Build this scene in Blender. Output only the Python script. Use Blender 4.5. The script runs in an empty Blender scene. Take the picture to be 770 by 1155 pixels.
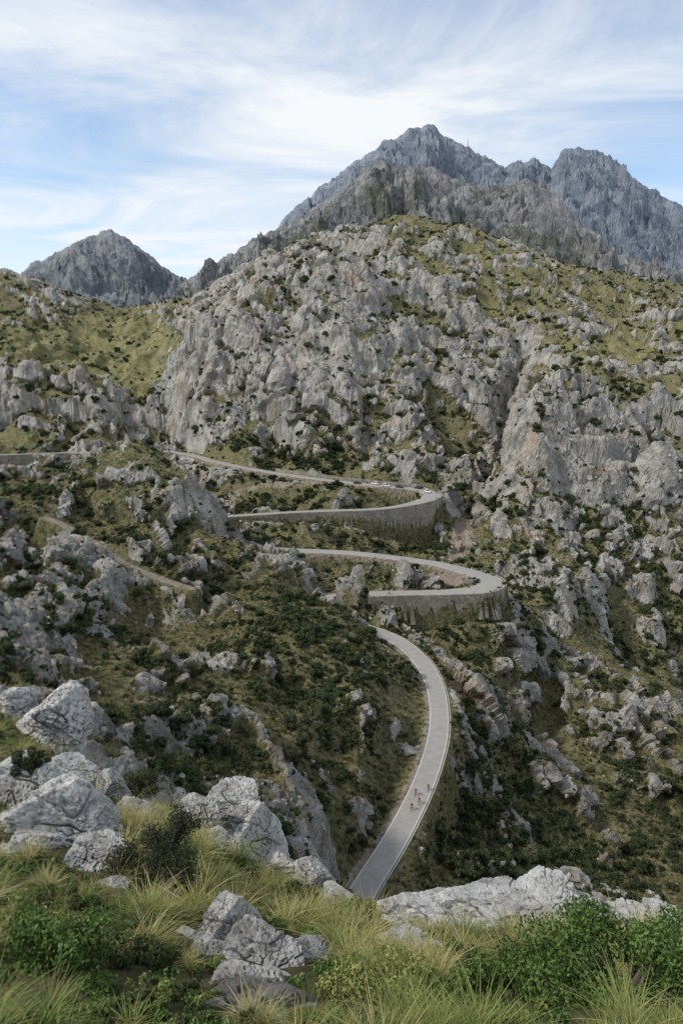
import bpy, bmesh, math, time
import numpy as np
from mathutils import Vector, Matrix
T0=time.time()
rng=np.random.default_rng(7)
scene=bpy.context.scene
COL=scene.collection
F=770.0; PITCH=math.radians(13); C=math.cos(PITCH); S=math.sin(PITCH); K=1.5

def unproj(u,v,Y):
    xc=(u-385)/F; up=(577.5-v)/F
    Yd=C+up*S; Zd=-S+up*C
    return (xc/Yd*Y, Y, Zd/Yd*Y)
def proj(X,Y,Z):
    d=Y*C-Z*S; up=Y*S+Z*C
    return 385+F*X/d, 577.5-F*up/d

# ------------------------------------------------------------ noise
prm=rng.permutation(256).astype(np.int32); prm2=np.concatenate([prm,prm,prm])
ga=rng.random(256)*2*np.pi; GX=np.cos(ga); GY=np.sin(ga)
g3=rng.normal(size=(256,3)); g3/=np.linalg.norm(g3,axis=1)[:,None]
RA=rng.random(256); RB=rng.random(256); RC=rng.random(256); RD=rng.random(256); RE=rng.random(256)
def H2(ix,iy): return prm2[prm2[ix&255]+(iy&255)]
def perlin(x,y):
    ix=np.floor(x).astype(np.int32); iy=np.floor(y).astype(np.int32)
    fx=x-ix; fy=y-iy
    u=fx*fx*fx*(fx*(fx*6-15)+10); v=fy*fy*fy*(fy*(fy*6-15)+10)
    def g(dx,dy):
        h=H2(ix+dx,iy+dy); return GX[h]*(fx-dx)+GY[h]*(fy-dy)
    a=g(0,0);b=g(1,0);c=g(0,1);d=g(1,1)
    return ((a+(b-a)*u)*(1-v)+(c+(d-c)*u)*v)*1.5
def fbm(x,y,o=4,g=.5):
    s=0;a=1;t=0
    for i in range(o):
        s=s+a*perlin(x+17.3*i,y-9.1*i); t+=a; a*=g; x=x*2.03; y=y*2.03
    return s/t
def ridged(x,y,o=4,g=.5):
    s=0;a=1;t=0
    for i in range(o):
        s=s+a*(1-np.abs(perlin(x+31.3*i,y-19.1*i))*1.6); t+=a; a*=g; x=x*2.1; y=y*2.1
    return s/t
def perlin3(p):
    i=np.floor(p).astype(np.int32); f=p-i
    w=f*f*f*(f*(f*6-15)+10); out=0
    for dx in (0,1):
        for dy in (0,1):
            for dz in (0,1):
                h=prm2[prm2[prm2[(i[:,0]+dx)&255]+((i[:,1]+dy)&255)]+((i[:,2]+dz)&255)]
                g=g3[h]
                d=g[:,0]*(f[:,0]-dx)+g[:,1]*(f[:,1]-dy)+g[:,2]*(f[:,2]-dz)
                out=out+d*(w[:,0] if dx else 1-w[:,0])*(w[:,1] if dy else 1-w[:,1])*(w[:,2] if dz else 1-w[:,2])
    return out*1.6
def blocks(x,y,tl=1.9,cd=1.):
    """tilted limestone blocks separated by cracks"""
    ix=np.floor(x).astype(np.int32); iy=np.floor(y).astype(np.int32)
    f1=np.full(x.shape,9.);f2=np.full(x.shape,9.);val=np.zeros(x.shape)
    for dx in (-1,0,1):
        for dy in (-1,0,1):
            h=H2(ix+dx,iy+dy)
            px=ix+dx+RA[h]-x; py=iy+dy+RB[h]-y
            d=px*px+py*py
            cv=RC[h]-px*(RD[h]-.5)*tl-py*(RE[h]-.5)*tl
            m=d<f1
            f2=np.where(m,f1,np.minimum(f2,d)); val=np.where(m,cv,val); f1=np.where(m,d,f1)
    e=np.sqrt(f2)-np.sqrt(f1)
    c=np.clip(e*7.,0,1)
    return (1-cd+cd*c)*(.30+.9*val), c
def sst(x,a,b):
    t=np.clip((x-a)/(b-a),0,1); return t*t*(3-2*t)

# ------------------------------------------------------------ mesh helpers
def np_mesh(name,V,Q,mat=None,attrs=None,smooth=False,n=4,mi=None):
    me=bpy.data.meshes.new(name)
    V=np.asarray(V,dtype=np.float32); Q=np.asarray(Q,dtype=np.int32)
    me.vertices.add(len(V)); me.vertices.foreach_set("co",V.ravel())
    me.loops.add(Q.size); me.loops.foreach_set("vertex_index",Q.ravel())
    me.polygons.add(len(Q)); me.polygons.foreach_set("loop_start",np.arange(0,Q.size,n,dtype=np.int32))
    if mi is not None: me.polygons.foreach_set("material_index",np.asarray(mi,dtype=np.int32))
    me.update(calc_edges=True)
    me.polygons.foreach_set("use_smooth",np.full(len(Q),smooth))
    if attrs:
        for k,a in attrs.items():
            at=me.attributes.new(k,'FLOAT','POINT'); at.data.foreach_set("value",np.asarray(a,dtype=np.float32).ravel())
    if mat is not None:
        for m in (mat if isinstance(mat,(list,tuple)) else [mat]): me.materials.append(m)
    return me
def obj(name,me,parent=None,loc=None):
    o=bpy.data.objects.new(name,me); COL.objects.link(o)
    if parent: o.parent=parent
    if loc is not None: o.location=loc
    return o
def gridq(nr,nc):
    a=np.arange(nr*nc).reshape(nr,nc)
    return np.stack([a[:-1,:-1],a[:-1,1:],a[1:,1:],a[1:,:-1]],-1).reshape(-1,4)

# ------------------------------------------------------------ materials
def newmat(name,rough=.9,spec=.2):
    m=bpy.data.materials.new(name); m.use_nodes=True
    nt=m.node_tree; b=nt.nodes["Principled BSDF"]
    b.inputs["Roughness"].default_value=rough; b.inputs["Specular IOR Level"].default_value=spec
    return m,nt,b
def noise(nt,co,scale,detail=8,rough=.6,dist=0):
    n=nt.nodes.new("ShaderNodeTexNoise"); nt.links.new(co,n.inputs["Vector"])
    n.inputs["Scale"].default_value=scale;n.inputs["Detail"].default_value=detail
    n.inputs["Roughness"].default_value=rough;n.inputs["Distortion"].default_value=dist
    return n.outputs["Fac"]
def ramp(nt,fac,stops):
    r=nt.nodes.new("ShaderNodeValToRGB"); nt.links.new(fac,r.inputs[0]); cr=r.color_ramp
    while len(cr.elements)<len(stops): cr.elements.new(.5)
    for e,(p,c) in zip(cr.elements,stops):
        e.position=p; e.color=(c[0],c[1],c[2],1) if hasattr(c,"__len__") else (c,c,c,1)
    return r.outputs[0]
def math_(nt,op,a,b=None,c=None,clamp=False):
    n=nt.nodes.new("ShaderNodeMath"); n.operation=op; n.use_clamp=clamp
    for i,x in enumerate((a,b,c)):
        if x is None: continue
        if isinstance(x,(int,float)): n.inputs[i].default_value=x
        else: nt.links.new(x,n.inputs[i])
    return n.outputs[0]
def mix(nt,fac,a,b,mode='MIX'):
    n=nt.nodes.new("ShaderNodeMixRGB"); n.blend_type=mode
    for i,x in enumerate((fac,a,b)):
        if isinstance(x,(int,float)): n.inputs[i].default_value=x
        elif isinstance(x,tuple): n.inputs[i].default_value=(*x,1)
        else: nt.links.new(x,n.inputs[i])
    return n.outputs[0]
def attr(nt,name):
    n=nt.nodes.new("ShaderNodeAttribute"); n.attribute_name=name; return n.outputs["Fac"]
def smooth_(nt,x,a,b):
    n=nt.nodes.new("ShaderNodeMapRange"); n.interpolation_type='SMOOTHSTEP'
    nt.links.new(x,n.inputs[0]); n.inputs[1].default_value=a; n.inputs[2].default_value=b
    return n.outputs[0]
def bump(nt,b,h,dist,strength=1):
    n=nt.nodes.new("ShaderNodeBump"); nt.links.new(h,n.inputs["Height"])
    n.inputs["Distance"].default_value=dist; n.inputs["Strength"].default_value=strength
    nt.links.new(n.outputs[0],b.inputs["Normal"])
def stretched(nt,co,sc):
    mp=nt.nodes.new("ShaderNodeMapping"); nt.links.new(co,mp.inputs[0]); mp.inputs["Scale"].default_value=sc; return mp.outputs[0]

def terrain_material():
    m,nt,b=newmat("terrain_rock_and_scrub",.95,.1)
    co=nt.nodes.new("ShaderNodeTexCoord").outputs["Object"]
    n1=noise(nt,co,.09,13,.72)
    rc=ramp(nt,n1,[(.34,(.17,.157,.138)),(.45,(.29,.273,.244)),(.56,(.425,.405,.37)),(.70,(.55,.53,.49))])
    n2=noise(nt,co,1.0,11,.8)
    rc=mix(nt,ramp(nt,n2,[(.37,.85),(.50,0)]),rc,(.105,.097,.085))
    # water streaks running down the cliffs
    st=noise(nt,stretched(nt,co,(1,1,.25)),.30,8,.7)
    rc=mix(nt,ramp(nt,st,[(.36,.5),(.47,0)]),rc,(.13,.122,.108))
    n3=noise(nt,stretched(nt,co,(1,1,.5)),.045,6,.65)
    rc=mix(nt,math_(nt,'MULTIPLY',ramp(nt,n3,[(.54,0),(.67,1)]),.5),rc,(.37,.25,.16))
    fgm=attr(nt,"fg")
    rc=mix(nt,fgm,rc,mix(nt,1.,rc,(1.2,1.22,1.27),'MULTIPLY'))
    fine=noise(nt,co,.8,12,.74); mid=noise(nt,co,.20,11,.72)
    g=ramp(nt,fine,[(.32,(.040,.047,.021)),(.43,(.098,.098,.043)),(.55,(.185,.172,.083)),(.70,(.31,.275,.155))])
    br=ramp(nt,fine,[(.3,(.07,.056,.034)),(.5,(.185,.155,.098)),(.7,(.34,.29,.21))])
    g=mix(nt,ramp(nt,mid,[(.44,0),(.58,.7)]),g,br)
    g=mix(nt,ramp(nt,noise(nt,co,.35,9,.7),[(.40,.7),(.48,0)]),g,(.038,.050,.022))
    lush=attr(nt,"lush")
    lc=ramp(nt,noise(nt,co,.10,12,.75),[(.34,(.085,.088,.040)),(.45,(.165,.158,.073)),(.56,(.26,.235,.118)),(.68,(.37,.32,.18))])
    g=mix(nt,math_(nt,'MULTIPLY',lush,ramp(nt,fine,[(.34,.25),(.5,.9)])),g,lc)
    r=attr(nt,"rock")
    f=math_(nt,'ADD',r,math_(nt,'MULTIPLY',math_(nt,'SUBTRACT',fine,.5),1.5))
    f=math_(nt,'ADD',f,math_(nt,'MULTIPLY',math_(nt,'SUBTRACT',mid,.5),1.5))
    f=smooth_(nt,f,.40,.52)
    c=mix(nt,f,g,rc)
    d=attr(nt,"dirt")
    dc=ramp(nt,fine,[(.3,(.15,.115,.082)),(.5,(.28,.23,.18)),(.7,(.40,.36,.31))])
    c=mix(nt,smooth_(nt,math_(nt,'ADD',d,math_(nt,'MULTIPLY',math_(nt,'SUBTRACT',fine,.5),.9)),.4,.6),c,dc)
    nt.links.new(c,b.inputs["Base Color"])
    bump(nt,b,math_(nt,'ADD',fine,math_(nt,'MULTIPLY',n2,.6)),1.0,1.)
    return m
def mountain_material(name,haze,hz,dark=1.):
    m,nt,b=newmat(name,.95,.1)
    co=nt.nodes.new("ShaderNodeTexCoord").outputs["Object"]
    n1=noise(nt,co,.010,14,.78)
    c=ramp(nt,n1,[(.38,tuple(dark*x for x in (.07,.068,.062))),(.48,tuple(dark*x for x in (.22,.212,.195))),(.60,tuple(dark*x for x in (.42,.40,.37)))])
    fine=noise(nt,co,.03,12,.75)
    g=ramp(nt,fine,[(.35,(.06,.065,.03)),(.6,(.17,.16,.075))])
    f=smooth_(nt,math_(nt,'ADD',attr(nt,"rock"),math_(nt,'MULTIPLY',math_(nt,'SUBTRACT',fine,.5),1.4)),.4,.6)
    c=mix(nt,f,g,c)
    c=mix(nt,haze,c,hz)  # distance haze blended into the base colour, no air volume
    nt.links.new(c,b.inputs["Base Color"])
    bump(nt,b,n1,30,1.)
    return m
def boulder_material():
    m,nt,b=newmat("limestone",.9,.15)
    co=nt.nodes.new("ShaderNodeTexCoord").outputs["Object"]
    oi=nt.nodes.new("ShaderNodeObjectInfo")
    ad=nt.nodes.new("ShaderNodeVectorMath"); ad.operation='ADD'
    nt.links.new(co,ad.inputs[0]); nt.links.new(math_(nt,'MULTIPLY',oi.outputs["Random"],30.),ad.inputs[1]); co=ad.outputs[0]
    n1=noise(nt,co,2.2,12,.70); n2=noise(nt,co,9,11,.78); n3=noise(nt,co,4,6,.6,1.)
    c=ramp(nt,n1,[(.31,(.20,.19,.175)),(.43,(.39,.38,.36)),(.55,(.55,.54,.515)),(.69,(.66,.65,.63))])
    c=mix(nt,ramp(nt,n2,[(.38,.92),(.49,0)]),c,(.13,.125,.115))
    c=mix(nt,ramp(nt,n3,[(.57,0),(.69,.6)]),c,(.38,.32,.24))
    nt.links.new(c,b.inputs["Base Color"])
    bump(nt,b,math_(nt,'ADD',n1,math_(nt,'MULTIPLY',n2,.5)),.12,1.)
    return m
def leaf_material(name,c0,c1,c2,var=.5):
    m,nt,b=newmat(name,.75,.2)
    oi=nt.nodes.new("ShaderNodeObjectInfo"); 
    a=attr(nt,"tone")
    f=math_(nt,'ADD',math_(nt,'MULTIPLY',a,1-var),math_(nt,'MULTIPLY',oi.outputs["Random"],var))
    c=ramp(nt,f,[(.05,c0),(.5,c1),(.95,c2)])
    nt.links.new(c,b.inputs["Base Color"])
    tr=nt.nodes.new("ShaderNodeBsdfTranslucent"); nt.links.new(c,tr.inputs[0])
    ms=nt.nodes.new("ShaderNodeMixShader"); ms.inputs[0].default_value=.25
    nt.links.new(b.outputs[0],ms.inputs[1]); nt.links.new(tr.outputs[0],ms.inputs[2])
    nt.links.new(ms.outputs[0],nt.nodes["Material Output"].inputs[0])
    return m
def plain(name,c,rough=.6,spec=.4,metal=0,ns=0,amp=.3):
    m,nt,b=newmat(name,rough,spec); b.inputs["Metallic"].default_value=metal
    if ns:
        co=nt.nodes.new("ShaderNodeTexCoord").outputs["Object"]; n=noise(nt,co,ns,10,.7)
        cc=ramp(nt,n,[(.3,tuple(x*(1-amp) for x in c)),(.7,tuple(min(1,x*(1+amp)) for x in c))])
        nt.links.new(cc,b.inputs["Base Color"])
    else: b.inputs["Base Color"].default_value=(*c,1)
    return m
def wall_material():
    m,nt,b=newmat("masonry",.95,.1)
    co=nt.nodes.new("ShaderNodeTexCoord").outputs["Object"]
    v=nt.nodes.new("ShaderNodeTexVoronoi"); v.inputs["Scale"].default_value=1.3; nt.links.new(co,v.inputs["Vector"])
    v2=nt.nodes.new("ShaderNodeTexVoronoi"); v2.feature='DISTANCE_TO_EDGE'; v2.inputs["Scale"].default_value=1.3; nt.links.new(co,v2.inputs["Vector"])
    n=noise(nt,co,.25,8,.65)
    sep=nt.nodes.new("ShaderNodeSeparateColor"); nt.links.new(v.outputs["Color"],sep.inputs[0])
    c=ramp(nt,sep.outputs[0],[(0,(.24,.212,.175)),(1,(.43,.385,.32))])
    c=mix(nt,ramp(nt,v2.outputs["Distance"],[(.0,.8),(.08,0)]),c,(.09,.08,.07))
    c=mix(nt,ramp(nt,n,[(.38,.55),(.6,0)]),c,(.13,.115,.092))
    nt.links.new(c,b.inputs["Base Color"]); return m

M_TER=terrain_material(); M_ROCK=boulder_material()
M_ASPH=plain("asphalt",(.285,.27,.25),.9,.2,0,.5,.14)
M_LINE=plain("road_paint",(.62,.62,.60),.7,.2,0,2.,.12)
M_WALL=wall_material()
M_KERB=plain("concrete_kerb",(.30,.28,.25),.9,.2,0,1.,.3)

# ------------------------------------------------------------ control points
FG=[(0,1150,3.3),(200,1150,3.6),(385,1150,3.8),(600,1150,3.8),(770,1150,3.6),
(0,1040,5.5),(100,1040,6),(200,1040,6.5),(300,1060,6.5),(400,1060,7),(520,1080,7),(640,1075,7.5),(770,1075,8),
(0,960,8),(100,965,8.5),(200,985,9),(300,1015,9.5),(380,1030,10),(450,1056,10.5),(560,1048,11.5),(650,1052,12),(720,1060,12),(770,1066,12),
(0,900,11),(60,895,12),(130,910,13),(200,925,13),(260,940,13.5),(310,988,13),
(0,845,14),(50,865,14.5),(0,800,19),(50,830,18),(90,857,17),
(100,915,22),(200,970,22),(300,1050,20),(400,1100,18),(550,1110,20),(700,1120,20),(770,1120,20),(0,838,32),(60,868,32),
(0,810,48),(150,920,40),(300,1010,40),(450,1090,40),(600,1110,45),(770,1100,45)]
MID=[(600,1075,60),(770,1060,70),(450,1040,66),(300,955,58),
(170,491,200),(195,500,196),(145,491,202),(120,495,203),(90,500,206),(68,508,208),(50,520,210),(10,534,220),(225,558,190),(250,601,175),(300,636,162),(350,655,148),(388,677,144),(414,700,141),(434,724,138),
(200,610,165),(150,565,180),(100,645,145),(60,588,160),(110,615,153),(200,660,140),(0,600,150),(30,680,112),(100,700,108),(0,700,95),(60,645,125),
(150,700,112),(200,720,112),(250,680,136),(300,700,128),(350,735,120),(400,760,116),(440,800,108),(400,850,94),(350,800,102),(300,800,97),(250,800,90),(200,800,82),(130,760,87),
(0,740,75),(60,760,72),(120,830,63),(200,870,64),(300,900,70),(350,940,72),(400,930,80),(440,890,92),(460,830,106),(440,755,128),
(170,530,260),(270,622,205),(310,650,185),(60,548,270),(0,555,280),(120,530,260),
(400,650,187),(480,650,187),(500,722,160),(540,728,158),(580,715,170),
(520,780,135),(525,850,113),(520,950,88),(490,990,80),
(560,800,145),(560,900,108),(600,960,100),(700,1010,90),
(620,690,195),(700,720,205),(770,740,205),(600,780,162),(700,800,162),(770,830,155),(620,860,135),(700,900,130),(770,930,122),(660,950,112),(770,1000,100),
(575,548,260),(600,475,280),(625,430,295),(648,408,312),(700,444,300),(770,476,296),(640,520,276),(700,520,280),(640,580,260),(700,600,255),(770,600,255),(600,620,238),(558,600,250),(650,640,222),(770,680,222),(560,645,205),
(545,530,318),(550,480,370),(580,425,420),(615,385,445),(565,350,490),(500,290,580),
(764,466,330),(690,428,350),(620,356,480),
(720,440,400),(770,425,430),(700,390,500),(770,350,620),(700,345,660),(620,305,760),(770,320,850),(700,304,880),(600,280,900),(520,254,900),(450,240,880),(360,272,850),(300,296,850),(240,324,800),
(350,290,490),(420,283,505),(300,322,450),(245,368,420),(210,396,412),(180,430,430),
(190,490,390),(235,445,382),(300,430,383),(350,380,405),(400,345,435),(380,300,485),(450,400,393),(462,450,362),(470,335,455),(300,375,412),(520,400,430),(520,450,380),(350,450,370),(400,430,378),(480,490,340),(430,475,360),(300,480,370),
(400,268,690),(480,260,740),(340,283,620),(280,318,560),
(200,503,378),(300,507,358),(400,503,345),(500,520,318),(535,545,296),(520,600,262),(512,632,232),(400,530,308),(300,520,335),
(300,557,274),(400,563,262),(330,600,222),(430,602,222),(495,598,236),
(0,500,360),(0,482,370),(50,470,373),(100,450,382),(30,425,388),(75,413,400),(110,440,388),(70,405,450),(100,480,383),(150,460,420),(0,400,520),(60,392,560),(130,402,580),(150,370,640),(50,360,660),(0,340,720),(100,350,760),(180,345,750),(0,302,850),(60,320,850),(110,339,860),(200,338,820),(215,360,650),
(0,420,1300),(200,420,1300),(400,400,1350),(600,400,1350),(770,400,1300),(385,380,1150)]
RD_=[(398,1032,69,2.6,5,5,0),(405,1018,72,2.6,5,5,0),(415,998,75,2.6,5,5,0),(432,970,79,2.6,5,5,0),(455,930,86,2.6,5,5,0),(475,890,94,2.6,5,5,0),(488,855,102,2.6,5,5,0),(494,830,108,2.6,5,5,0),
(495,800,116,2.6,5,5,0),(489,770,126,2.7,5,5,0),(475,745,135,2.8,5,5,0),(456,727,143,2.9,3,5,0),(438,717,148,3,2,5,0),(410,708,153,3.2,2,5,0),(375,700,157,3.5,2,5,0),(352,688,162,4,2,5,0),(360,675,167,3.5,5,3,2),
(385,671,168.5,3.1,6,.7,9),(430,670,169,3.1,6,.7,11),(480,669,169.5,3.1,6,.7,11),(520,668,170,3.6,6,.7,11),(548,664,172,5,6,.7,11),(556,658,177,5.5,6,.7,10),(545,650,181,5,6,1,4),(515,641,187,3.7,3,5,-1),(480,634,193,3.1,3,5,-2),(400,624,200,3,3,5,-3),(320,620,202,3,3,5,-3),
(280,616,205,3,6,5,0),(235,607,212,4,6,5,0),(222,595,225,4,6,5,0),(235,586,236,3,6,5,0),(255,583,240,3,7,3,2),
(300,580,243,3,7,.7,4),(330,578,245,3,7,.7,7),(380,576,246,3,7,.7,8),(420,575,247,3,7,.7,9),(452,571,251,3.3,7,.7,9),(478,565,259,4.5,7,.7,9),(488,559,267,5.2,7,.7,8),(478,553,275,4.5,3,2,-1),(460,550.5,279,3.4,2,7,-2.5),(430,548,283,3.2,2,7,-3),
(390,544,290,3.2,2,7,-3),(350,539,298,3.2,2,7,-3),(300,532,312,3.2,2,7,-3),(270,526,323,3.2,2,7,-3),(240,520,338,3.2,2,7,-3),(215,513,357,3.2,2,7,-2),(175,508,365,3,4,7,0),(110,510,352,3,4,7,0),(62,511,345,3,.7,7,-5),(0,513,338,3,.7,7,-6),(-80,515,335,3,.7,7,-6),(-160,516,335,3,.7,7,-6)]
TR_=[(52,584,162),(75,594,158),(112,617,152),(150,640,147),(190,656,141),(215,664,138)]
def catmull(P,step):
    P=np.asarray(P,float); out=[]
    Q=np.vstack([2*P[0]-P[1],P,2*P[-1]-P[-2]])
    for i in range(1,len(Q)-2):
        L=np.linalg.norm(Q[i+1,:3]-Q[i,:3]); n=max(2,int(L/step))
        for t in np.arange(n)/n:
            p0,p1,p2,p3=Q[i-1:i+3]
            out.append(.5*((2*p1)+(-p0+p2)*t+(2*p0-5*p1+4*p2-p3)*t*t+(-p0+3*p1-3*p2+p3)*t**3))
    out.append(Q[-2]); return np.array(out)
def smooth1(a,n):
    for _ in range(n):
        b=a.copy(); b[1:-1]=(a[:-2]+2*a[1:-1]+a[2:])/4; a=b
    return a
road=catmull([(*unproj(u,v,Y*K),hw,ll,lr,dr) for u,v,Y,hw,ll,lr,dr in RD_],2.5)
road[:,2]=smooth1(road[:,2],40); road[:,:2]=smooth1(road[:,:2],3); road[:,3:]=smooth1(road[:,3:],2)
track=catmull([(*unproj(u,v,Y*K),1.5,4,4,0) for u,v,Y in TR_],2.5)

# ------------------------------------------------------------ RBF
pts=[unproj(*p) for p in FG]+[unproj(u,v,Y*K) for u,v,Y in MID]+[tuple(road[i,:3]) for i in range(0,len(road),14)]
pts+=[(-.8,1.0,-1.9),(0,1.0,-1.9),(.8,1.0,-1.9)]
pts=np.array(pts); LY=.42
A=np.stack([pts[:,0]/pts[:,1],np.log(pts[:,1])*LY],1); E=pts[:,2]/pts[:,1]
n=len(A); D=np.linalg.norm(A[:,None]-A[None],axis=2)
Mx=np.zeros((n+3,n+3)); Mx[:n,:n]=-D+np.eye(n)*.0012; Mx[:n,n]=1; Mx[:n,n+1:]=A; Mx[n,:n]=1; Mx[n+1:,:n]=A.T
W=np.linalg.solve(Mx,np.concatenate([E,[0,0,0]]))
ys0,ys1=math.log(1.0),math.log(2300)
cs=np.linspace(-.95,.95,280); cy=np.linspace(ys0,ys1,520)
CS,CY=np.meshgrid(cs,cy); q=np.stack([CS.ravel(),CY.ravel()*LY],1)
out=np.zeros(len(q))
for i in range(0,len(q),8000):
    qq=q[i:i+8000]; out[i:i+8000]=-np.linalg.norm(qq[:,None]-A[None],axis=2)@W[:n]+W[n]+qq@W[n+1:]
EG=out.reshape(CS.shape)
for _ in range(2):
    EG[1:-1]=(EG[:-2]+2*EG[1:-1]+EG[2:])/4; EG[:,1:-1]=(EG[:,:-2]+2*EG[:,1:-1]+EG[:,2:])/4
def base_e(s,ly):
    a=np.clip((s-cs[0])/(cs[1]-cs[0]),0,len(cs)-1.001); b=np.clip((ly-cy[0])/(cy[1]-cy[0]),0,len(cy)-1.001)
    i=a.astype(int); j=b.astype(int); fa=a-i; fb=b-j
    return (EG[j,i]*(1-fa)+EG[j,i+1]*fa)*(1-fb)+(EG[j+1,i]*(1-fa)+EG[j+1,i+1]*fa)*fb

svals=np.concatenate([np.linspace(-.92,-.64,50)[:-1],np.linspace(-.64,.64,900),np.linspace(.64,.92,50)[1:]])
Yv=np.exp(np.concatenate([np.linspace(math.log(1.0),math.log(24),400)[:-1],np.linspace(math.log(24),math.log(85),110)[:-1],
   np.linspace(math.log(85),math.log(900),1050)[:-1],np.linspace(math.log(900),math.log(2200),220)]))
NR,NC=len(Yv),len(svals)
SG=np.broadcast_to(svals,(NR,NC)); YG=np.broadcast_to(Yv[:,None],(NR,NC)).copy()
XG=SG*YG; ZG=base_e(SG,np.log(YG))*YG
def slope_of(Z):
    zs=np.gradient(Z,svals,axis=1); zy=np.gradient(Z,Yv,axis=0)
    zx=zs/YG; return zx,zy-zx*SG
U0,V0=proj(XG,YG,ZG)
def gs(x,c,w): return np.exp(-((x-c)/w)**2)
# knoll that hides part of the upper road; narrow ravine to the right of the bends
ZG=ZG+7.5*gs(U0,140,58)*gs(YG,303,20)
ZG=ZG-30*gs(U0,549+(YG-470)*.18,14)*sst(YG,435,485)*(1-sst(YG,640,740))
def blob(lst,Ymin=40,Ymax=9e9):
    o=np.zeros_like(ZG)
    for u,v,ru,rv,a in lst:
        d=((U0-u)/ru)**2+((V0-v)/rv)**2
        o+=a*np.exp(-d)
    return np.where((YG>Ymin)&(YG<Ymax),o,0)
rb=blob([(300,370,130,70,.34),(430,330,90,60,.28),(440,430,100,60,.24),(560,420,60,60,.18),(670,500,120,60,.34),(700,620,120,60,.12),(700,760,120,80,.0),(60,440,60,30,.36),(40,320,60,25,.25),
 (150,540,80,35,.26),(50,700,80,60,.35),(190,720,50,70,.10),(60,390,80,22,-.7),(150,385,60,30,-.75),(130,420,40,16,-.5),(350,780,90,100,-.24),(430,800,40,70,-.15),(300,860,80,60,-.05),(250,650,60,40,-.05),
 (600,330,120,25,-.22),(680,400,60,16,-.5),(740,440,40,10,-.5),(460,240,70,12,-.6),(520,265,60,14,-.25),(520,850,60,100,-.06),(640,900,100,80,-.04),(380,515,130,9,-.5),(400,600,140,10,-.4),(400,552,140,10,-.4),(560,690,60,30,-.25),(680,340,90,40,.0)])
rb+=blob([(60,910,80,50,.35),(50,800,60,30,.3),(280,960,60,40,.4),(285,1120,60,50,.4),(590,1048,130,18,.35),(450,1080,40,12,.3),(20,855,40,12,-.4)],0,30)
lush=blob([(60,388,90,30,1.),(160,385,70,30,1.),(130,420,50,20,1.),(0,470,50,14,.6),(680,400,80,20,1.),(745,448,60,14,1.),(600,340,120,30,.5),(460,236,80,12,1.),(550,290,90,25,.7),(720,370,80,35,.5),
 (380,515,120,12,.3),(200,350,60,20,.7),(330,760,100,120,.35),(60,620,60,25,.5),(680,850,120,120,.2),(350,420,120,60,.2)])
lush=np.where(YG<30,.75,lush); lush=np.clip(lush+.25*fbm(XG/40,YG/40,3),0,1)
dirt=blob([(400,650,50,7,.9),(500,652,30,8,1.),(330,545,90,5,.7),(525,580,14,38,.8),(515,615,12,22,.7),(760,692,14,10,.8),(650,690,22,12,.5),(120,640,30,10,.25),(190,662,30,8,.4),(240,650,20,20,.25)])
near=sst(YG,25,60)
wp=fbm(XG/60,YG/60,2); land=np.zeros_like(ZG); lf=np.zeros_like(ZG)
for lam,amp,ya in ((150,.11,.7),(70,.18,.55),(32,.16,.6)):
    j0=np.searchsorted(Yv,lam*1.0)
    w=sst(YG[j0:]/lam,1.4,3.6)
    h=(ridged((XG[j0:]+14*wp[j0:])/lam,(YG[j0:]+8*wp[j0:])/lam*ya,2)-.66)
    land[j0:]+=w*lam*amp*h*1.5; lf[j0:]+=w*h*.55
crest=1-.6*sst(YG,1050,1300)
Z0=ZG+land*crest
zx,zy=slope_of(Z0); slope=np.sqrt(zx**2+zy**2)
rn=fbm(XG/45,YG/38,3)*.5+fbm(XG/11+5,YG/9,4)*.5
rpre=sst(.46+rn+rb+np.clip(slope-.75,-.6,1.2)*.42+lf*.6,.34,.62)
ledge=np.zeros_like(ZG)
lm=sst(fbm(XG/70+2,YG/70+8,2),-.35,.35)
for Hh,am in ((30,.66),(11,.38)):
    t=(Z0+.30*XG-.05*YG)/Hh+fbm(XG/(Hh*4)+3,YG/(Hh*3),3)*2.2+fbm(XG/(Hh*1.2),YG/(Hh*1.0)+9,3)*.45
    f=t-np.floor(t)
    wgt=sst(YG,Hh*7,Hh*14)*rpre*crest*(.25+.75*lm)
    Z0=Z0+(sst(f,.45,.88)-f)*Hh*am*wgt
    ledge+=wgt*np.where(f<.5,np.minimum(f*8,1),0)*.5*(.6 if Hh<20 else 1)
zx,zy=slope_of(Z0)
for _ in range(2):
    for a_ in (zx,zy):
        a_[1:-1]=(a_[:-2]+2*a_[1:-1]+a_[2:])/4; a_[:,1:-1]=(a_[:,:-2]+2*a_[:,1:-1]+a_[:,2:])/4
dY=np.diff(YG,axis=0)
arc=np.vstack([np.zeros((1,NC)),np.cumsum(np.sqrt(dY**2+np.diff(ZG,axis=0)**2),axis=0)])
nn=np.sqrt(1+zx**2+zy**2); NX,NY,NZ=-zx/nn,-zy/nn,1/nn
NX=np.where(YG<40,NX*.3,NX); NY=np.where(YG<40,NY*.3,NY)
slope=np.sqrt(zx**2+zy**2)
rn_near=fbm(XG/3.2+9,YG/3.2,4)*.7
rockm=.48+rn_near*(1-near)+rn*1.15*near+rb+np.clip(slope-.85,-.7,1.2)*.42*near+lf*.7-(1-near)*.34-ledge*.32
rock=sst(rockm,.36,.62)
disp=np.zeros_like(ZG); crack=np.zeros_like(ZG)
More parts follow.
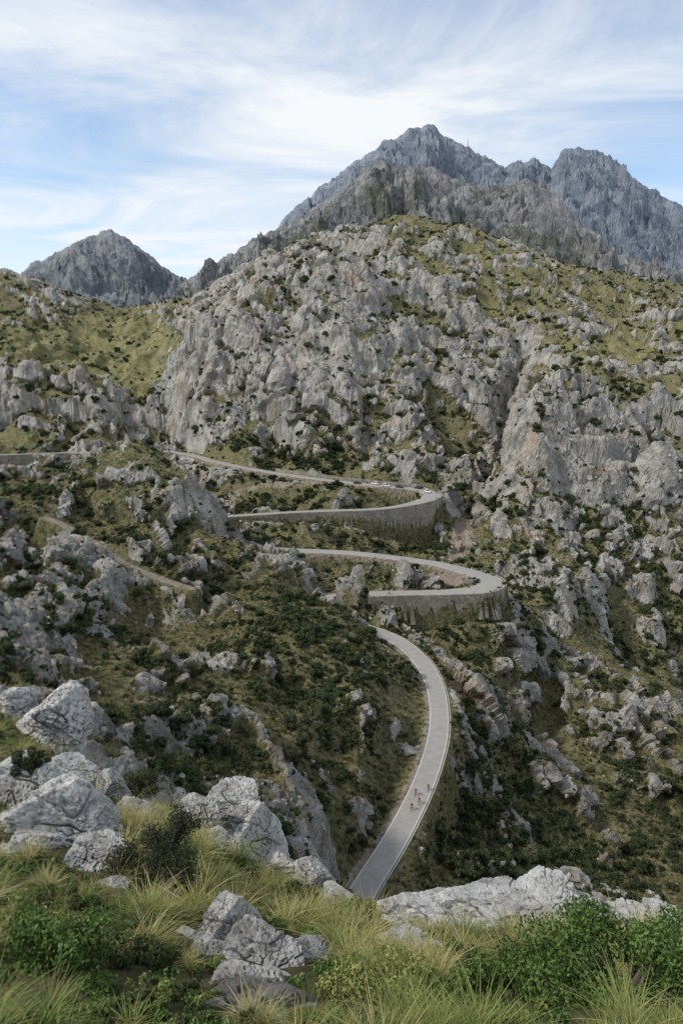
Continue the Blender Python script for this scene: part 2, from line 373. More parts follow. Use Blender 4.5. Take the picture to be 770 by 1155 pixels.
for lam,amp,ax,ay,cd in ((46,.13,1.2,.8,.12),(21,.14,1.2,.8,.2),(9.5,.13,.9,1.0,.4),(4.2,.13,1.1,.85,.7),(1.9,.15,1,.9,1),(.8,.17,1,.8,1),(.34,.17,1,1,1)):
    j0=np.searchsorted(Yv,lam*1.5); j1=np.searchsorted(Yv,lam/.0032)
    if j1<=j0: continue
    x=XG[j0:j1]; y=arc[j0:j1]; yy=YG[j0:j1]
    wx=fbm(x/lam*.7+3,y/lam*.7,3)*1.1; wy=fbm(x/lam*.7,y/lam*.7+7,3)*1.1
    h,c=blocks((x*.90+y*.4)/lam*ax+wx,(y*.90-x*.4)/lam*ay+wy,2.1,cd)
    w=sst(yy/lam,2.0,5.5)*(1-.8*sst(yy,lam/.0048,lam/.0033))
    if lam>1.5 and lam<6: w=w*np.where(yy<30,.6,1)
    disp[j0:j1]+=w*lam*amp*(h*.95-.55)*(.08+.92*rock[j0:j1])
    disp[j0:j1]+=w*lam*amp*.35*perlin(x/lam*1.7,y/lam*1.7)
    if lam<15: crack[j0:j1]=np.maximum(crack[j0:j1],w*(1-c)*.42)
for lam,amp in ((15,1.3),(6,.7),(2.6,.35)):
    j0=np.searchsorted(Yv,lam*6)
    r_=ridged((XG[j0:]*.85+arc[j0:]*.5)/lam,(arc[j0:]*.85-XG[j0:]*.5)/(lam*3.0),3)-.6
    disp[j0:]+=sst(YG[j0:],lam*8,lam*16)*amp*r_*rock[j0:]*2.
for lam,amp in ((9,.4),(4,.25)):
    j0=np.searchsorted(Yv,lam*10)
    r_=ridged((XG[j0:]+8*wp[j0:])/lam,arc[j0:]/(lam*3.)+5,2)-.6
    disp[j0:]+=sst(YG[j0:],lam*12,lam*24)*amp*r_*rock[j0:]*2.
rise=np.clip(YG*.009,.12,1.8)
disp+=rise*(rock-.55)
disp*=1-.35*sst(YG,1050,1300)
XD=XG+NX*disp; YD=YG+NY*disp; Z1=Z0+NZ*disp
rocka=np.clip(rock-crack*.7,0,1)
print("noise",time.time()-T0)
# ------------------------------------------------------------ carve
def carve(P,j0,j1,isroad=True):
    X=XD[j0:j1].ravel(); Y=YD[j0:j1].ravel(); Zf=Z1[j0:j1].ravel().copy(); D=dirt[j0:j1].ravel(); R=rocka[j0:j1].ravel()
    T=np.gradient(P[:,:2],axis=0); T/=np.linalg.norm(T,axis=1)[:,None]
    lo=P[:,:2].min(0)-35; hi=P[:,:2].max(0)+35
    idx=np.where((X>lo[0])&(X<hi[0])&(Y>lo[1])&(Y<hi[1]))[0]
    for k in range(0,len(idx),20000):
        ii=idx[k:k+20000]; x=X[ii].astype(np.float32); y=Y[ii].astype(np.float32)
        d2=(x[:,None]-P[None,:,0].astype(np.float32))**2+(y[:,None]-P[None,:,1].astype(np.float32))**2
        b=d2.argmin(1)
        rx=X[ii]-P[b,0]; ry=Y[ii]-P[b,1]
        al=rx*T[b,0]+ry*T[b,1]; sd=-rx*T[b,1]+ry*T[b,0]
        end=((b==0)|(b==len(P)-1))
        d=np.where(end,np.sqrt(rx**2+ry**2),np.abs(sd))
        nb=np.clip(b+np.sign(al).astype(int),0,len(P)-1)
        tt=np.clip(np.abs(al)/2.5,0,1)
        zr=P[b,2]*(1-tt)+P[nb,2]*tt
        right=sd<0
        L=np.where(right,P[b,5],P[b,4]); dr=np.where(right,P[b,6],-P[b,6])
        hw=P[b,3]+.6; L=np.maximum(L,.7)
        t=sst(d,hw,hw+L); tz=Zf[ii]; fo=np.exp(-np.clip(d-hw,0,99)/22)
        nat=np.where(dr>.5,np.minimum(tz,zr-dr)*fo+tz*(1-fo),tz)
        Zf[ii]=(zr-.06)*(1-t)+nat*t
        if isroad: D[ii]=np.maximum(D[ii],np.where(right,.35,.58)*(1-sst(d,hw+.3,hw+3.0)))
        else: D[ii]=np.maximum(D[ii],.66*(1-sst(d,.8,3.2)))
        R[ii]=R[ii]*sst(d,hw,hw+2)
    Z1[j0:j1]=Zf.reshape(j1-j0,NC); dirt[j0:j1]=D.reshape(j1-j0,NC); rocka[j0:j1]=R.reshape(j1-j0,NC)
j0=np.searchsorted(Yv,80); j1=np.searchsorted(Yv,590)
carve(track,j0,j1,False)
carve(road,j0,j1)
print("carve",time.time()-T0)
V=np.stack([XD,YD,Z1],-1)
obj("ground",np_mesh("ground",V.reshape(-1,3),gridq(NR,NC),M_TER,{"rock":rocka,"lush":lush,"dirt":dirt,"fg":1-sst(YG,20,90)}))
def gi(X,Y):
    a=np.interp(X/Y,svals,np.arange(NC)); b=np.interp(Y,Yv,np.arange(NR))
    return np.clip(np.round(b).astype(int),0,NR-1),np.clip(np.round(a).astype(int),0,NC-1)
def bilin(G,X,Y): return G[gi(X,Y)]
def vpos(P): return V[gi(P[:,0],P[:,1])].copy()

# ------------------------------------------------------------ far mountains
def mountain(name,crest,Yf,Yc,Yb,ebase,mat,seed,rk=.5,rough=1.0,nr=340,nc=760):
    cp=np.array([(unproj(u,v,Yc)[0]/Yc,unproj(u,v,Yc)[2]/Yc) for u,v in crest])
    s=np.linspace(cp[0,0],cp[-1,0],nc); ec=np.interp(s,cp[:,0],cp[:,1])
    ec=ec+ (fbm(s*60+seed,s*0+seed,4,.6))*.006*rough
    tt=np.linspace(0,1.5,nr)
    Sx,T=np.meshgrid(s,tt)
    Yr=np.where(T<=1,Yf+(Yc-Yf)*T,Yc+(Yb-Yc)*(T-1)/.5)
    E_=np.broadcast_to(ec,Sx.shape)
    zb=ebase*Yf; zc=E_*Yc
    g=np.where(T<=1,np.clip(T,0,1)**1.25,1-(np.clip(T,1,2)-1)*1.5)
    X=Sx*Yr; Z=zb+(zc-zb)*g
    sc=Yc/3000
    env=np.clip(1-sst(T,.86,1.)*.85,0,1)*sst(T,0,.15)
    env=np.where(T>1,.3,env)
    wx=fbm(X/400/sc+seed,Yr/400/sc,4)*200*sc
    r=ridged((X+wx)/(380*sc)+seed,(Yr-wx)/(480*sc),5,.55)
    Z=Z+(r-.72)*270*sc*env*rough
    ar=Yr+Z*1.2
    r2=ridged((X+wx*.6+ar*.25)/(120*sc)+seed*2,(ar-X*.2)/(150*sc),4,.6)
    Z=Z+(r2-.7)*50*sc*rough*np.clip(env+.10,0,1)
    h,c=blocks((X+wx*.5)/(80*sc),(ar+wx*.3)/(90*sc)); Z=Z+h*18*sc*rough*np.clip(env+.05,0,1)
    h,c=blocks((X+wx*.3)/(28*sc),(ar)/(34*sc)); Z=Z+h*8*sc*rough*np.clip(env+.1,0,1)
    rockv=rk+.5*fbm(X/(260*sc),Yr/(260*sc),4)+.55*(T-.5)
    me=np_mesh(name,np.stack([X,Yr,Z],-1).reshape(-1,3),gridq(nr,nc),mat,{"rock":rockv})
    return obj(name,me)
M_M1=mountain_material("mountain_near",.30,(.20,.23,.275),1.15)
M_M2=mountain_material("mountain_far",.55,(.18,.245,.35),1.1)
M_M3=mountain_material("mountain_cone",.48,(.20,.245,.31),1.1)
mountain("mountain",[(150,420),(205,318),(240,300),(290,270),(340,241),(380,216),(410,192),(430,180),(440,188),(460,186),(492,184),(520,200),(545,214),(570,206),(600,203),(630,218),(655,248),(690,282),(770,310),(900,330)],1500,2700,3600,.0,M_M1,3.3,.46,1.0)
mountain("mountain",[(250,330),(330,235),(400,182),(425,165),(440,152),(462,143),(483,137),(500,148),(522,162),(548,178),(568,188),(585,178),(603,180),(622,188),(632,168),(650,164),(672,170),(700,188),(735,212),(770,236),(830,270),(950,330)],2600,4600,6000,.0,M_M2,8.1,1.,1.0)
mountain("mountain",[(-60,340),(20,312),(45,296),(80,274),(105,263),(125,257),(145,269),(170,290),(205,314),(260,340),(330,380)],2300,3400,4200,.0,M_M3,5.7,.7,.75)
print("mountains",time.time()-T0)

# ------------------------------------------------------------ roads
def frame(P):
    T=np.gradient(P[:,:2],axis=0); T/=np.linalg.norm(T,axis=1)[:,None]
    return T,np.stack([-T[:,1],T[:,0]],1)
def ribbon(name,P,offs,dzs,mat,parent=None):
    T,Nn=frame(P); n=len(P); rows=[]
    for o,dz_ in zip(offs,dzs):
        o=np.broadcast_to(o,(n,)); rows.append(np.column_stack([P[:,:2]+Nn*o[:,None],P[:,2]+dz_]))
    Vv=np.stack(rows,1).reshape(-1,3)
    return obj(name,np_mesh(name,Vv,gridq(n,len(offs)),mat),parent)
hw=road[:,3]
rd=bpy.data.objects.new("road",None); COL.objects.link(rd)
ribbon("asphalt_surface",road,[-hw-.25,-hw-.05,-hw*.5,0,hw*.5,hw+.05,hw+.25],[-.25,.02,.05,.07,.05,.02,-.25],M_ASPH,rd)
for sgn in (-1,1):
    a=sgn*(hw-.26); b=sgn*(hw-.14)
    ribbon("edge_line",road,[a,b],[.055,.052],M_LINE,rd)
drop=road[:,6]; U,Vp=proj(road[:,0],road[:,1],road[:,2])
for sg in (1,-1):
    on=(drop*sg)>(1.2 if sg>0 else 3.4); i=0
    while i<len(road):
        if on[i]:
            j=i
            while j<len(road) and on[j]: j+=1
            if j-i>4:
                P=road[i:j]; o=P[:,3]+.35; pr=.55 if sg>0 else .3
                ribbon("retaining_wall",P,[-sg*o,-sg*o,-sg*(o+.5),-sg*(o+.65)],[-.3,pr,pr,-(np.abs(P[:,6])+4.5)],M_WALL)
            i=j
        else: i+=1
ii=np.where((U>300)&(U<472)&(Vp<552)&(Vp>528))[0]; P=road[ii.min():ii.max()]; o=P[:,3]+1.2
ribbon("stone_wall",P,[-o,-o,-(o+.5),-(o+.5)],[-.6,2.2,2.2,-1],M_WALL)
ii=np.where((Vp>735)&(Vp<1035))[0]; a,b_=ii.min(),ii.max()
P=road[a:b_]; o=P[:,3]+.28
ribbon("kerb",P,[-o,-o,-(o+.3),-(o+.3)],[-.2,.18,.18,-.6],M_KERB)

# ------------------------------------------------------------ plant / rock prototypes
M_SH=leaf_material("shrub_leaves",(.020,.031,.013),(.048,.066,.025),(.115,.125,.048))
M_DK=leaf_material("dark_leaves",(.018,.024,.013),(.034,.042,.022),(.065,.075,.036),.2)
M_LT=leaf_material("lentisk_leaves",(.030,.058,.014),(.075,.13,.030),(.15,.22,.06),.15)
M_GR=leaf_material("tussock_grass",(.14,.14,.042),(.31,.285,.10),(.56,.48,.28),.35)
M_GM=leaf_material("scrub_grass",(.10,.103,.042),(.20,.188,.085),(.36,.31,.17),.6)
M_GG=leaf_material("green_grass",(.08,.12,.03),(.17,.21,.058),(.34,.34,.12),.3)
M_BARK=plain("bark",(.10,.085,.07),.95,.1,0,8.,.4)
def leaves_mesh(centers,radii,nleaf,size,r,flat=.8,asp=.5):
    w=radii**2; w=w/w.sum(); ci=r.choice(len(centers),nleaf,p=w)
    d=r.normal(size=(nleaf,3)); d/=np.linalg.norm(d,axis=1)[:,None]
    rr=radii[ci]*(.55+.5*r.random(nleaf)); p=centers[ci]+d*rr[:,None]*np.array([1,1,flat])
    nrm=d+r.normal(size=(nleaf,3))*.6; nrm/=np.linalg.norm(nrm,axis=1)[:,None]
    t=np.cross(nrm,r.normal(size=(nleaf,3))); t/=np.linalg.norm(t,axis=1)[:,None]; bb=np.cross(nrm,t)
    sz=size*(.6+.8*r.random(nleaf))[:,None]
    q=np.stack([p-t*sz*.5,p+bb*sz*asp*.5,p+t*sz*.5,p-bb*sz*asp*.5],1).reshape(-1,3)
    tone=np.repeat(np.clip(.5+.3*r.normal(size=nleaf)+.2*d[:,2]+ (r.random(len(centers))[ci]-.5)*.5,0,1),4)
    return q,np.arange(nleaf*4).reshape(-1,4),tone
def shrub_proto(name,mat,nleaf,size,seed,ncl=9,h=.9,core=.75):
    r=np.random.default_rng(seed)
    a=r.random(ncl)*2*np.pi; rad=np.sqrt(r.random(ncl))*.33
    cen=np.stack([np.cos(a)*rad,np.sin(a)*rad,.08+r.random(ncl)*.5*h*(1-rad)],1); rd_=.13+.12*r.random(ncl)
    q,Q,t=leaves_mesh(cen,rd_,nleaf,size,r)
    bm=bmesh.new()
    for c,rr in zip(cen,rd_): bmesh.ops.create_icosphere(bm,subdivisions=1,radius=rr*core,matrix=Matrix.Translation(c))
    cv=np.array([v.co[:] for v in bm.verts]); cf=np.array([[v.index for v in f.verts] for f in bm.faces]); bm.free()
    me=bpy.data.meshes.new(name)
    verts=np.vstack([q,cv]); faces=[tuple(x) for x in Q.tolist()]+[tuple((x+len(q)).tolist()) for x in cf]
    me.from_pydata(verts.tolist(),[],faces); me.materials.append(mat)
    at=me.attributes.new("tone",'FLOAT','POINT'); at.data.foreach_set("value",np.concatenate([t,np.zeros(len(cv))]).astype(np.float32))
    return me
def tuft_proto(name,mat,nb,width,seed,spread=.5,seg=4,L=1.0,droop=.6,base_r=.07):
    r=np.random.default_rng(seed); Vs=[];Q=[];tn=[]
    for k in range(nb):
        a=r.random()*2*np.pi; l=L*(.45+.6*r.random()); lean=spread*(.15+r.random()); dx,dy=math.cos(a),math.sin(a)
        bx,by=r.normal(size=2)*base_r; w=width*(.6+.6*r.random()); side=(-dy,dx); dr=droop*(.3+r.random()); base=len(Vs); to=r.random()
        for i in range(seg+1):
            t=i/seg; out_=l*(lean*t+dr*.5*t*t); z=l*(t*(1-.15*lean)-dr*.45*t**2.5)
            ww=w*(1-t**1.5*.92)*.5
            for sg in (-1,1):
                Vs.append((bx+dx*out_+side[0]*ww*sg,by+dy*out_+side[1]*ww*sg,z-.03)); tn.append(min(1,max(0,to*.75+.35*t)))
        for i in range(seg): Q.append((base+2*i,base+2*i+1,base+2*i+3,base+2*i+2))
    return np_mesh(name,Vs,Q,mat,{"tone":tn})
def rock_proto(name,seed,sub,dims=(1,1,.7),mat=M_ROCK,npl=11):
    r=np.random.default_rng(seed); bm=bmesh.new(); bmesh.ops.create_icosphere(bm,subdivisions=sub,radius=1)
    P=np.array([v.co[:] for v in bm.verts]); Fc=np.array([[v.index for v in f.verts] for f in bm.faces]); bm.free()
    pn=r.normal(size=(npl,3)); pn/=np.linalg.norm(pn,axis=1)[:,None]; pd=.45+.42*r.random(npl)
    dt=np.maximum(P@pn.T,.03); rad=(pd/dt); k=45.
    rr=-np.log(np.exp(-k*np.minimum(rad,1.2)).sum(1)+1e-20)/k; rr=np.clip(rr,.3,1.15)
    p=P*rr[:,None]; o=r.random(3)*50
    if sub<5:
        d=.06*perlin3(p*2.3+o)+.05*(.4-np.abs(perlin3(p*5+o)))
    else:
        wz=p[:,2]*5.5+1.2*perlin3(p*1.3+o)+.9*p[:,0]
        li=np.floor(wz).astype(int); lf_=wz-li; st=RA[li&255]*(1-sst(lf_,.86,1))+RA[(li+1)&255]*sst(lf_,.86,1)
        d=.13*(st-.5)+.04*perlin3(p*1.9+o)+.04*(.4-np.abs(perlin3(p*3.4+o)))+.035*(.4-np.abs(perlin3(p*7.+o)*1.3))
        d+=.030*(.4-np.abs(perlin3(p*np.array([15,15,7])+o)*1.4))+.018*(.4-np.abs(perlin3(p*30+o)))
        for f,am,wd in ((1.7,.24,.035),(3.6,.14,.05),(7.,.06,.06)):
            cr=np.abs(perlin3(p*np.array([f,f,f*1.1])+o*(2+f))); d-=am*np.clip(1-cr/wd,0,1)
    p=(p+P*d[:,None])*np.array(dims)*.62
    return np_mesh(name,p,Fc,mat,n=3)
def instancer(name,me,pos,scale,child,tilt=.15,seed=0):
    r=np.random.default_rng(seed); n=len(pos)
    nr_=np.column_stack([r.normal(size=n)*tilt,r.normal(size=n)*tilt,np.ones(n)]); nr_/=np.linalg.norm(nr_,axis=1)[:,None]
    a=r.random(n)*2*np.pi; t=np.column_stack([np.cos(a),np.sin(a),np.zeros(n)]); t-=nr_*(t*nr_).sum(1)[:,None]; t/=np.linalg.norm(t,axis=1)[:,None]
    b=np.cross(nr_,t); s=(scale*.5)[:,None]
    q=np.stack([pos-t*s-b*s,pos+t*s-b*s,pos+t*s+b*s,pos-t*s+b*s],1).reshape(-1,3)
    m=np_mesh(name,q,np.arange(n*4).reshape(-1,4))
    o=obj(name,m); o.instance_type='FACES'; o.use_instance_faces_scale=True; o.instance_faces_scale=1.0
    o.show_instancer_for_render=False; o.show_instancer_for_viewport=False
    obj(child,me,o); return o
def sample(n,Ya,Yb,weight,power=1.0,smax=.66):
    P=[]; got=0; r=rng
    while got<n:
        m=60000; ly=r.random(m)
        Y=(Ya**power+(Yb**power-Ya**power)*ly)**(1/power)
        s=(r.random(m)*2-1)*smax; X=s*Y
        k=r.random(m)<weight(X,Y)
        X,Y=X[k],Y[k]; P.append(np.column_stack([X,Y])); got+=len(X)
        if len(P)>60: break
    return np.vstack(P)[:n]
def clear(X,Y,mrg):
    ok=np.ones(len(X),bool); mrg=np.broadcast_to(mrg,(len(X),))
    sel=np.where((Y>80)&(Y<600))[0]
    for Pp in (road[::2],track[::2]):
        for k in range(0,len(sel),20000):
            ii=sel[k:k+20000]; d=np.sqrt(((X[ii,None]-Pp[None,:,0])**2+(Y[ii,None]-Pp[None,:,1])**2).min(1)); ok[ii]&=d>mrg[ii]
    return ok
bushy=blob([(350,780,100,110,.4),(430,720,60,25,.9),(400,690,50,20,1.),(560,690,60,25,.9),(530,880,60,100,.6),(700,620,100,60,.3),(480,605,40,10,.8),(380,515,100,12,.7),(640,560,100,30,.4),(550,500,16,50,.9),(770,650,30,30,.9),(540,720,60,20,.6),(620,950,100,60,.5),(150,615,50,20,.6),(200,840,60,40,.5)])
def w_shrub(X,Y):
    r_=bilin(rocka,X,Y); d=bilin(dirt,X,Y); l=bilin(lush,X,Y); nn=fbm(X/30+3,Y/30,3)
    return np.clip((.20+.6*(1-r_)+bilin(bushy,X,Y)*.6)*(1-d)*(1-.7*l*(Y>350))*sst(nn+bilin(bushy,X,Y)*.5,-.35,.35),0,1)
P=sample(46000,90,1400,w_shrub,.68); pos=vpos(P)
sc=np.clip(rng.lognormal(.48,.66,len(P)),.6,7.5)*np.clip(P[:,1]/330,.75,1.4)
ok=clear(pos[:,0],pos[:,1],3.4+sc*.5); pos=pos[ok]; sc=sc[ok]; pos[:,2]-=.08*sc
for k in range(4): instancer("shrubs",shrub_proto("shrub",M_SH,330,.115,20+k),pos[k::4],sc[k::4],"shrub",.1,k)
def w_tuft(X,Y):
    r_=bilin(rocka,X,Y); d=bilin(dirt,X,Y); return np.clip((1-r_)*(1-d),0,1)
P=sample(40000,80,560,w_tuft,.6); pos=vpos(P); ok=clear(pos[:,0],pos[:,1],4.2); pos=pos[ok]
sc=rng.uniform(.5,1.5,len(pos))
for k in range(2): instancer("grass",tuft_proto("tussock",M_GM,26,.09,40+k,.7,2),pos[k::2],sc[k::2],"tussock",.15,10+k)
def w_rock(X,Y):
    r_=bilin(rocka,X,Y); d=bilin(dirt,X,Y); return np.clip((.03+r_*(1-r_)*3+.15*r_)*(1-d),0,1)
P=sample(4500,85,500,w_rock,.8); pos=vpos(P)
sc=np.clip(rng.lognormal(-.1,.5,len(P)),.4,3.)*np.clip(P[:,1]/300,.8,1.5)
ok=clear(pos[:,0],pos[:,1],3.8+sc*.6); pos=pos[ok]; sc=sc[ok]; pos[:,2]-=.12*sc
M_SLOPE=plain("slope_rock",(.34,.32,.29),.95,.1,0,1.2,.55)
for k in range(4): instancer("boulders",rock_proto("boulder",60+k,3,(1,.8,.75+.1*k),M_SLOPE,9),pos[k::4],sc[k::4],"boulder",.35,20+k)
print("scatter mid",time.time()-T0)

# ------------------------------------------------------------ foreground
protoR=[rock_proto("limestone_boulder",100+k,6,[(1.1,.8,.7),(1,.9,.85),(1,1,.6),(.9,.75,1.),(1.15,.85,.5)][k]) for k in range(5)]
excl=[]
def boulder(u,v,Y,p,k,asp=(1,1,1),rot=(0,0,0)):
    up=(577.5-v)/F; w=p/F*Y/(C+up*S)*1.12
    x,y,z=unproj(u,v,Y)
    o=obj("limestone_boulder",protoR[k],None,(x,y,z+.03*w)); o.scale=(w*asp[0],w*asp[1],w*asp[2]); o.rotation_euler=rot
    excl.append((x,y-.1*w,w*.52))
R=[(66,816,17,78,1,(1,1,.9),(.1,.5,.4)),(28,888,12.8,75,0,(1,1,.8),(0,.3,.2)),(85,882,14,60,3,(1,1,.8),(.2,.5,1)),(12,915,11,75,1,(1,1,.8),(0,.2,2)),
(75,935,9.8,105,0,(1,1,.9),(.1,.45,.1)),(40,965,8.8,85,4,(1,1,1.2),(.1,.3,1.4)),(102,978,8.4,70,3,(1,1,.9),(0,0,3)),(15,985,8.2,60,1,(1,1,.8),(0,0,1)),
(125,890,13.5,35,1,(1,1,1),(0,0,1)),(150,925,12.5,45,0,(1,1,1),(.1,.2,.5)),(225,928,12.6,55,1,(1,1,.9),(0,.3,2)),
(268,918,13.8,65,3,(1,1,.9),(.2,.4,.3)),(285,952,13,75,0,(1,1,1.1),(.2,.5,.6)),(250,970,12,60,1,(1,1,.9),(.1,.2,1.7)),(308,984,12.4,60,4,(1,1,1.2),(0,.2,2.6)),(350,990,12,45,1,(1,1,.7),(0,0,1)),(380,1012,11,38,0,(1,1,.8),(0,0,2)),
(258,1062,6.6,80,0,(1,1,1.1),(.2,.5,.5)),(298,1098,5.7,100,3,(1,1,.8),(.3,.2,1.2)),(238,1100,5.7,70,1,(1,1,1),(.1,.1,2)),(338,1094,6.0,80,4,(1,1,1.2),(.2,.3,.2)),(275,1142,4.7,105,1,(1,1,.8),(.1,.3,2.2)),(230,1148,4.6,60,0,(1,1,1),(0,0,1)),(215,1072,6.2,45,3,(1,1,.8),(0,0,1)),(325,1132,4.9,80,0,(1,1,.8),(0,.2,2.)),
(488,1046,11.0,100,4,(1.2,1,1.),(.1,.15,.1)),(545,1036,11.4,110,4,(1.2,.9,.9),(.1,.1,.2)),(600,1042,11.3,110,4,(1.2,1,1.),(.15,-.1,.4)),(648,1038,11.8,90,4,(1.2,1,1.),(.1,.1,2.)),(530,1058,10.4,80,0,(1,1,.5),(.1,0,2.7)),(678,1044,12,60,1,(1,1,.6),(0,0,1)),(715,1040,12.3,60,4,(1,1,1.),(0,0,2)),(755,1044,12.2,70,4,(1,1,1.),(0,.2,1)),(590,1062,10.2,60,4,(1,1,.9),(0,.2,0)),(640,1060,10.6,50,0,(1,1,.6),(0,0,1)),
(445,1078,7.8,75,4,(1.1,1,.8),(0,.1,.3)),(480,1084,7.6,45,0,(1,1,.6),(0,0,1.)),(412,1082,7.6,40,1,(1,1,.6),(0,0,2)),(770,1058,11,55,0,(1,1,.7),(0,0,.5)),(20,800,19,50,1,(1,1,.8),(0,0,3)),(120,1005,7.6,40,2,(1,1,.8),(0,0,1))]
for r_ in R: boulder(*r_)
bushes=[("lentisk_bush",40,1150,4.3,1.5,.9,M_LT,17000,.04,1),("lentisk_bush",150,1125,4.8,.8,.5,M_SH,6000,.04,2),("lentisk_bush",700,1145,4.6,1.9,.76,M_LT,20000,.04,3),
("lentisk_bush",610,1120,5.3,1.0,.45,M_LT,8000,.04,4),("lentisk_bush",770,1120,5.1,1.2,.75,M_LT,10000,.04,5),("lentisk_bush",430,1152,4.5,1.2,.42,M_GG,9000,.035,6),("lentisk_bush",530,1150,4.4,1.0,.45,M_LT,7000,.035,11),
("lentisk_bush",35,868,12.0,.75,.55,M_DK,3500,.05,7),("lentisk_bush",330,1035,9.6,1.1,.5,M_SH,5000,.05,8),("lentisk_bush",20,1065,5.4,.9,.5,M_GG,5000,.04,9),("lentisk_bush",185,1115,5.0,.5,.3,M_GG,3000,.035,10),
("lentisk_bush",110,900,14,1.0,.6,M_SH,4500,.05,12),("lentisk_bush",400,1040,9.6,.9,.4,M_GG,4000,.045,13),("lentisk_bush",160,890,15,1.3,.7,M_SH,5000,.05,14)]
for b in bushes:
    x,y,z=unproj(b[1],b[2],b[3]); excl.append((x,y,b[4]*.5))
tx,ty,tz=unproj(192,1018,8.2); excl.append((tx,ty-.35,.55)); excl.append((tx+.1,ty-.9,.4))
def fgclear(pos):
    ok=np.ones(len(pos),bool)
    for x,y,r_ in excl: ok&=((pos[:,0]-x)**2+(pos[:,1]-y)**2)>r_*r_
    return ok
def w_fg(X,Y):
    r_=bilin(rocka,X,Y); n=fbm(X/.9+4,Y/.9,2); return np.clip((1.0-r_)*sst(n,-.2,.3),0,1)
P=sample(2800,3.0,26,w_fg,0.9,.75); pos=vpos(P)
sc=np.clip(rng.lognormal(-1.2,.42,len(P)),.13,.58)*np.clip(.55+P[:,1]/14,.6,1.2)
kind=fbm(pos[:,0]/1.4,pos[:,1]/1.4,2)+rng.normal(size=len(P))*.15
ok=fgclear(pos); pos=pos[ok]; sc=sc[ok]; kind=kind[ok]
gA=kind>-.05
k0=0
for sel,mat in ((gA,M_GR),(~gA,M_GG)):
    pp=pos[sel]; ss=sc[sel]
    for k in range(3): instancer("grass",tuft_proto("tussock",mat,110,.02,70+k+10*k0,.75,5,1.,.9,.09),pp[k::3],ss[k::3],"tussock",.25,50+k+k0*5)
    k0+=1
def w_h(X,Y): return np.clip(1.05-bilin(rocka,X,Y),0,1)
P=sample(5500,2.6,26,w_h,.8,.75); pos=vpos(P); ok=fgclear(pos); pos=pos[ok]; sc=rng.uniform(.07,.30,len(pos))*np.clip(.7+pos[:,1]/16,.7,1.4)
for k,mt in enumerate((M_LT,M_GG,M_SH)): instancer("herbs",shrub_proto("herb",mt,220,.13,90+k,9,.7,.5),pos[k::3],sc[k::3],"herb",.3,80+k)
def tube(Vs,Qs,pts_,rads,n=8):
    base=len(Vs); P_=[Vector(p) for p in pts_]
    for i,p in enumerate(P_):
        d=(P_[min(i+1,len(P_)-1)]-P_[max(i-1,0)]).normalized()
        a=d.orthogonal().normalized(); b=d.cross(a)
        for k in range(n):
            t=2*math.pi*k/n; Vs.append(tuple(p+(a*math.cos(t)+b*math.sin(t))*rads[i]))
    for i in range(len(P_)-1):
        for k in range(n):
            k2=(k+1)%n; Qs.append((base+i*n+k,base+i*n+k2,base+(i+1)*n+k2,base+(i+1)*n+k))
def bush(name,u,v,Y,w,h,mat,nleaf,leaf,seed,ncl=34):
    r=np.random.default_rng(seed)
    a=r.random(ncl)*2*np.pi; rad=np.sqrt(r.random(ncl))*.42
    cen=np.stack([np.cos(a)*rad*w,np.sin(a)*rad*w,(.1+r.random(ncl)*.75*(1-rad*1.1))*h],1); rd_=(.07+.08*r.random(ncl))*w
    q,Q,t=leaves_mesh(cen,rd_,nleaf,leaf,r,.8)
    e=bpy.data.objects.new(name,None); COL.objects.link(e); e.location=unproj(u,v,Y)
    obj("foliage",np_mesh("foliage",q,Q,mat,{"tone":t}),e)
    Vs=[];Qs=[]
    for c in cen: tube(Vs,Qs,[(0,0,-.1),tuple(c*np.array([.35,.35,.5])),tuple(c)],[.018*w+.008,.012*w+.004,.003],6)
    obj("branches",np_mesh("branches",Vs,Qs,M_BARK),e)
for b in bushes: bush(*b)
def small_tree(u,v,Y,H,seed):
    r=np.random.default_rng(seed); Vs=[];Qs=[];tips=[]
    def grow(p,d,l,rad,lev):
        mid_=p+d*l*.5+Vector(r.normal(size=3)*.06*l); end=p+d*l+Vector(r.normal(size=3)*.08*l)
        tube(Vs,Qs,[p,mid_,end],[rad,rad*.82,rad*.62],7)
        if lev>=2: tips.append(np.array(end)); tips.append(np.array(mid_))
        if lev<4:
            for _ in range(3 if lev<3 else 2):
                nd_=(d+Vector(r.normal(size=3)*.62)+Vector((0,0,.12))).normalized(); grow(end if r.random()<.7 else mid_,nd_,l*.68,rad*.58,lev+1)
    for k in range(4):
        a=k*1.6+r.random(); grow(Vector((0,0,-.1)),Vector((math.cos(a)*.45,math.sin(a)*.45,1)).normalized(),H*.38,.045*H*.5,0)
    cen=np.array(tips); q,Q,t=leaves_mesh(cen,np.full(len(cen),.075*H),13000,.038,r,.7,asp=.5)
    e=bpy.data.objects.new("wild_olive_tree",None); COL.objects.link(e); e.location=unproj(u,v,Y)
    obj("foliage",np_mesh("foliage",q,Q,M_DK,{"tone":t}),e); obj("trunk",np_mesh("trunk",Vs,Qs,M_BARK),e)
small_tree(192,1018,8.2,1.4,4)
print("fg",time.time()-T0)

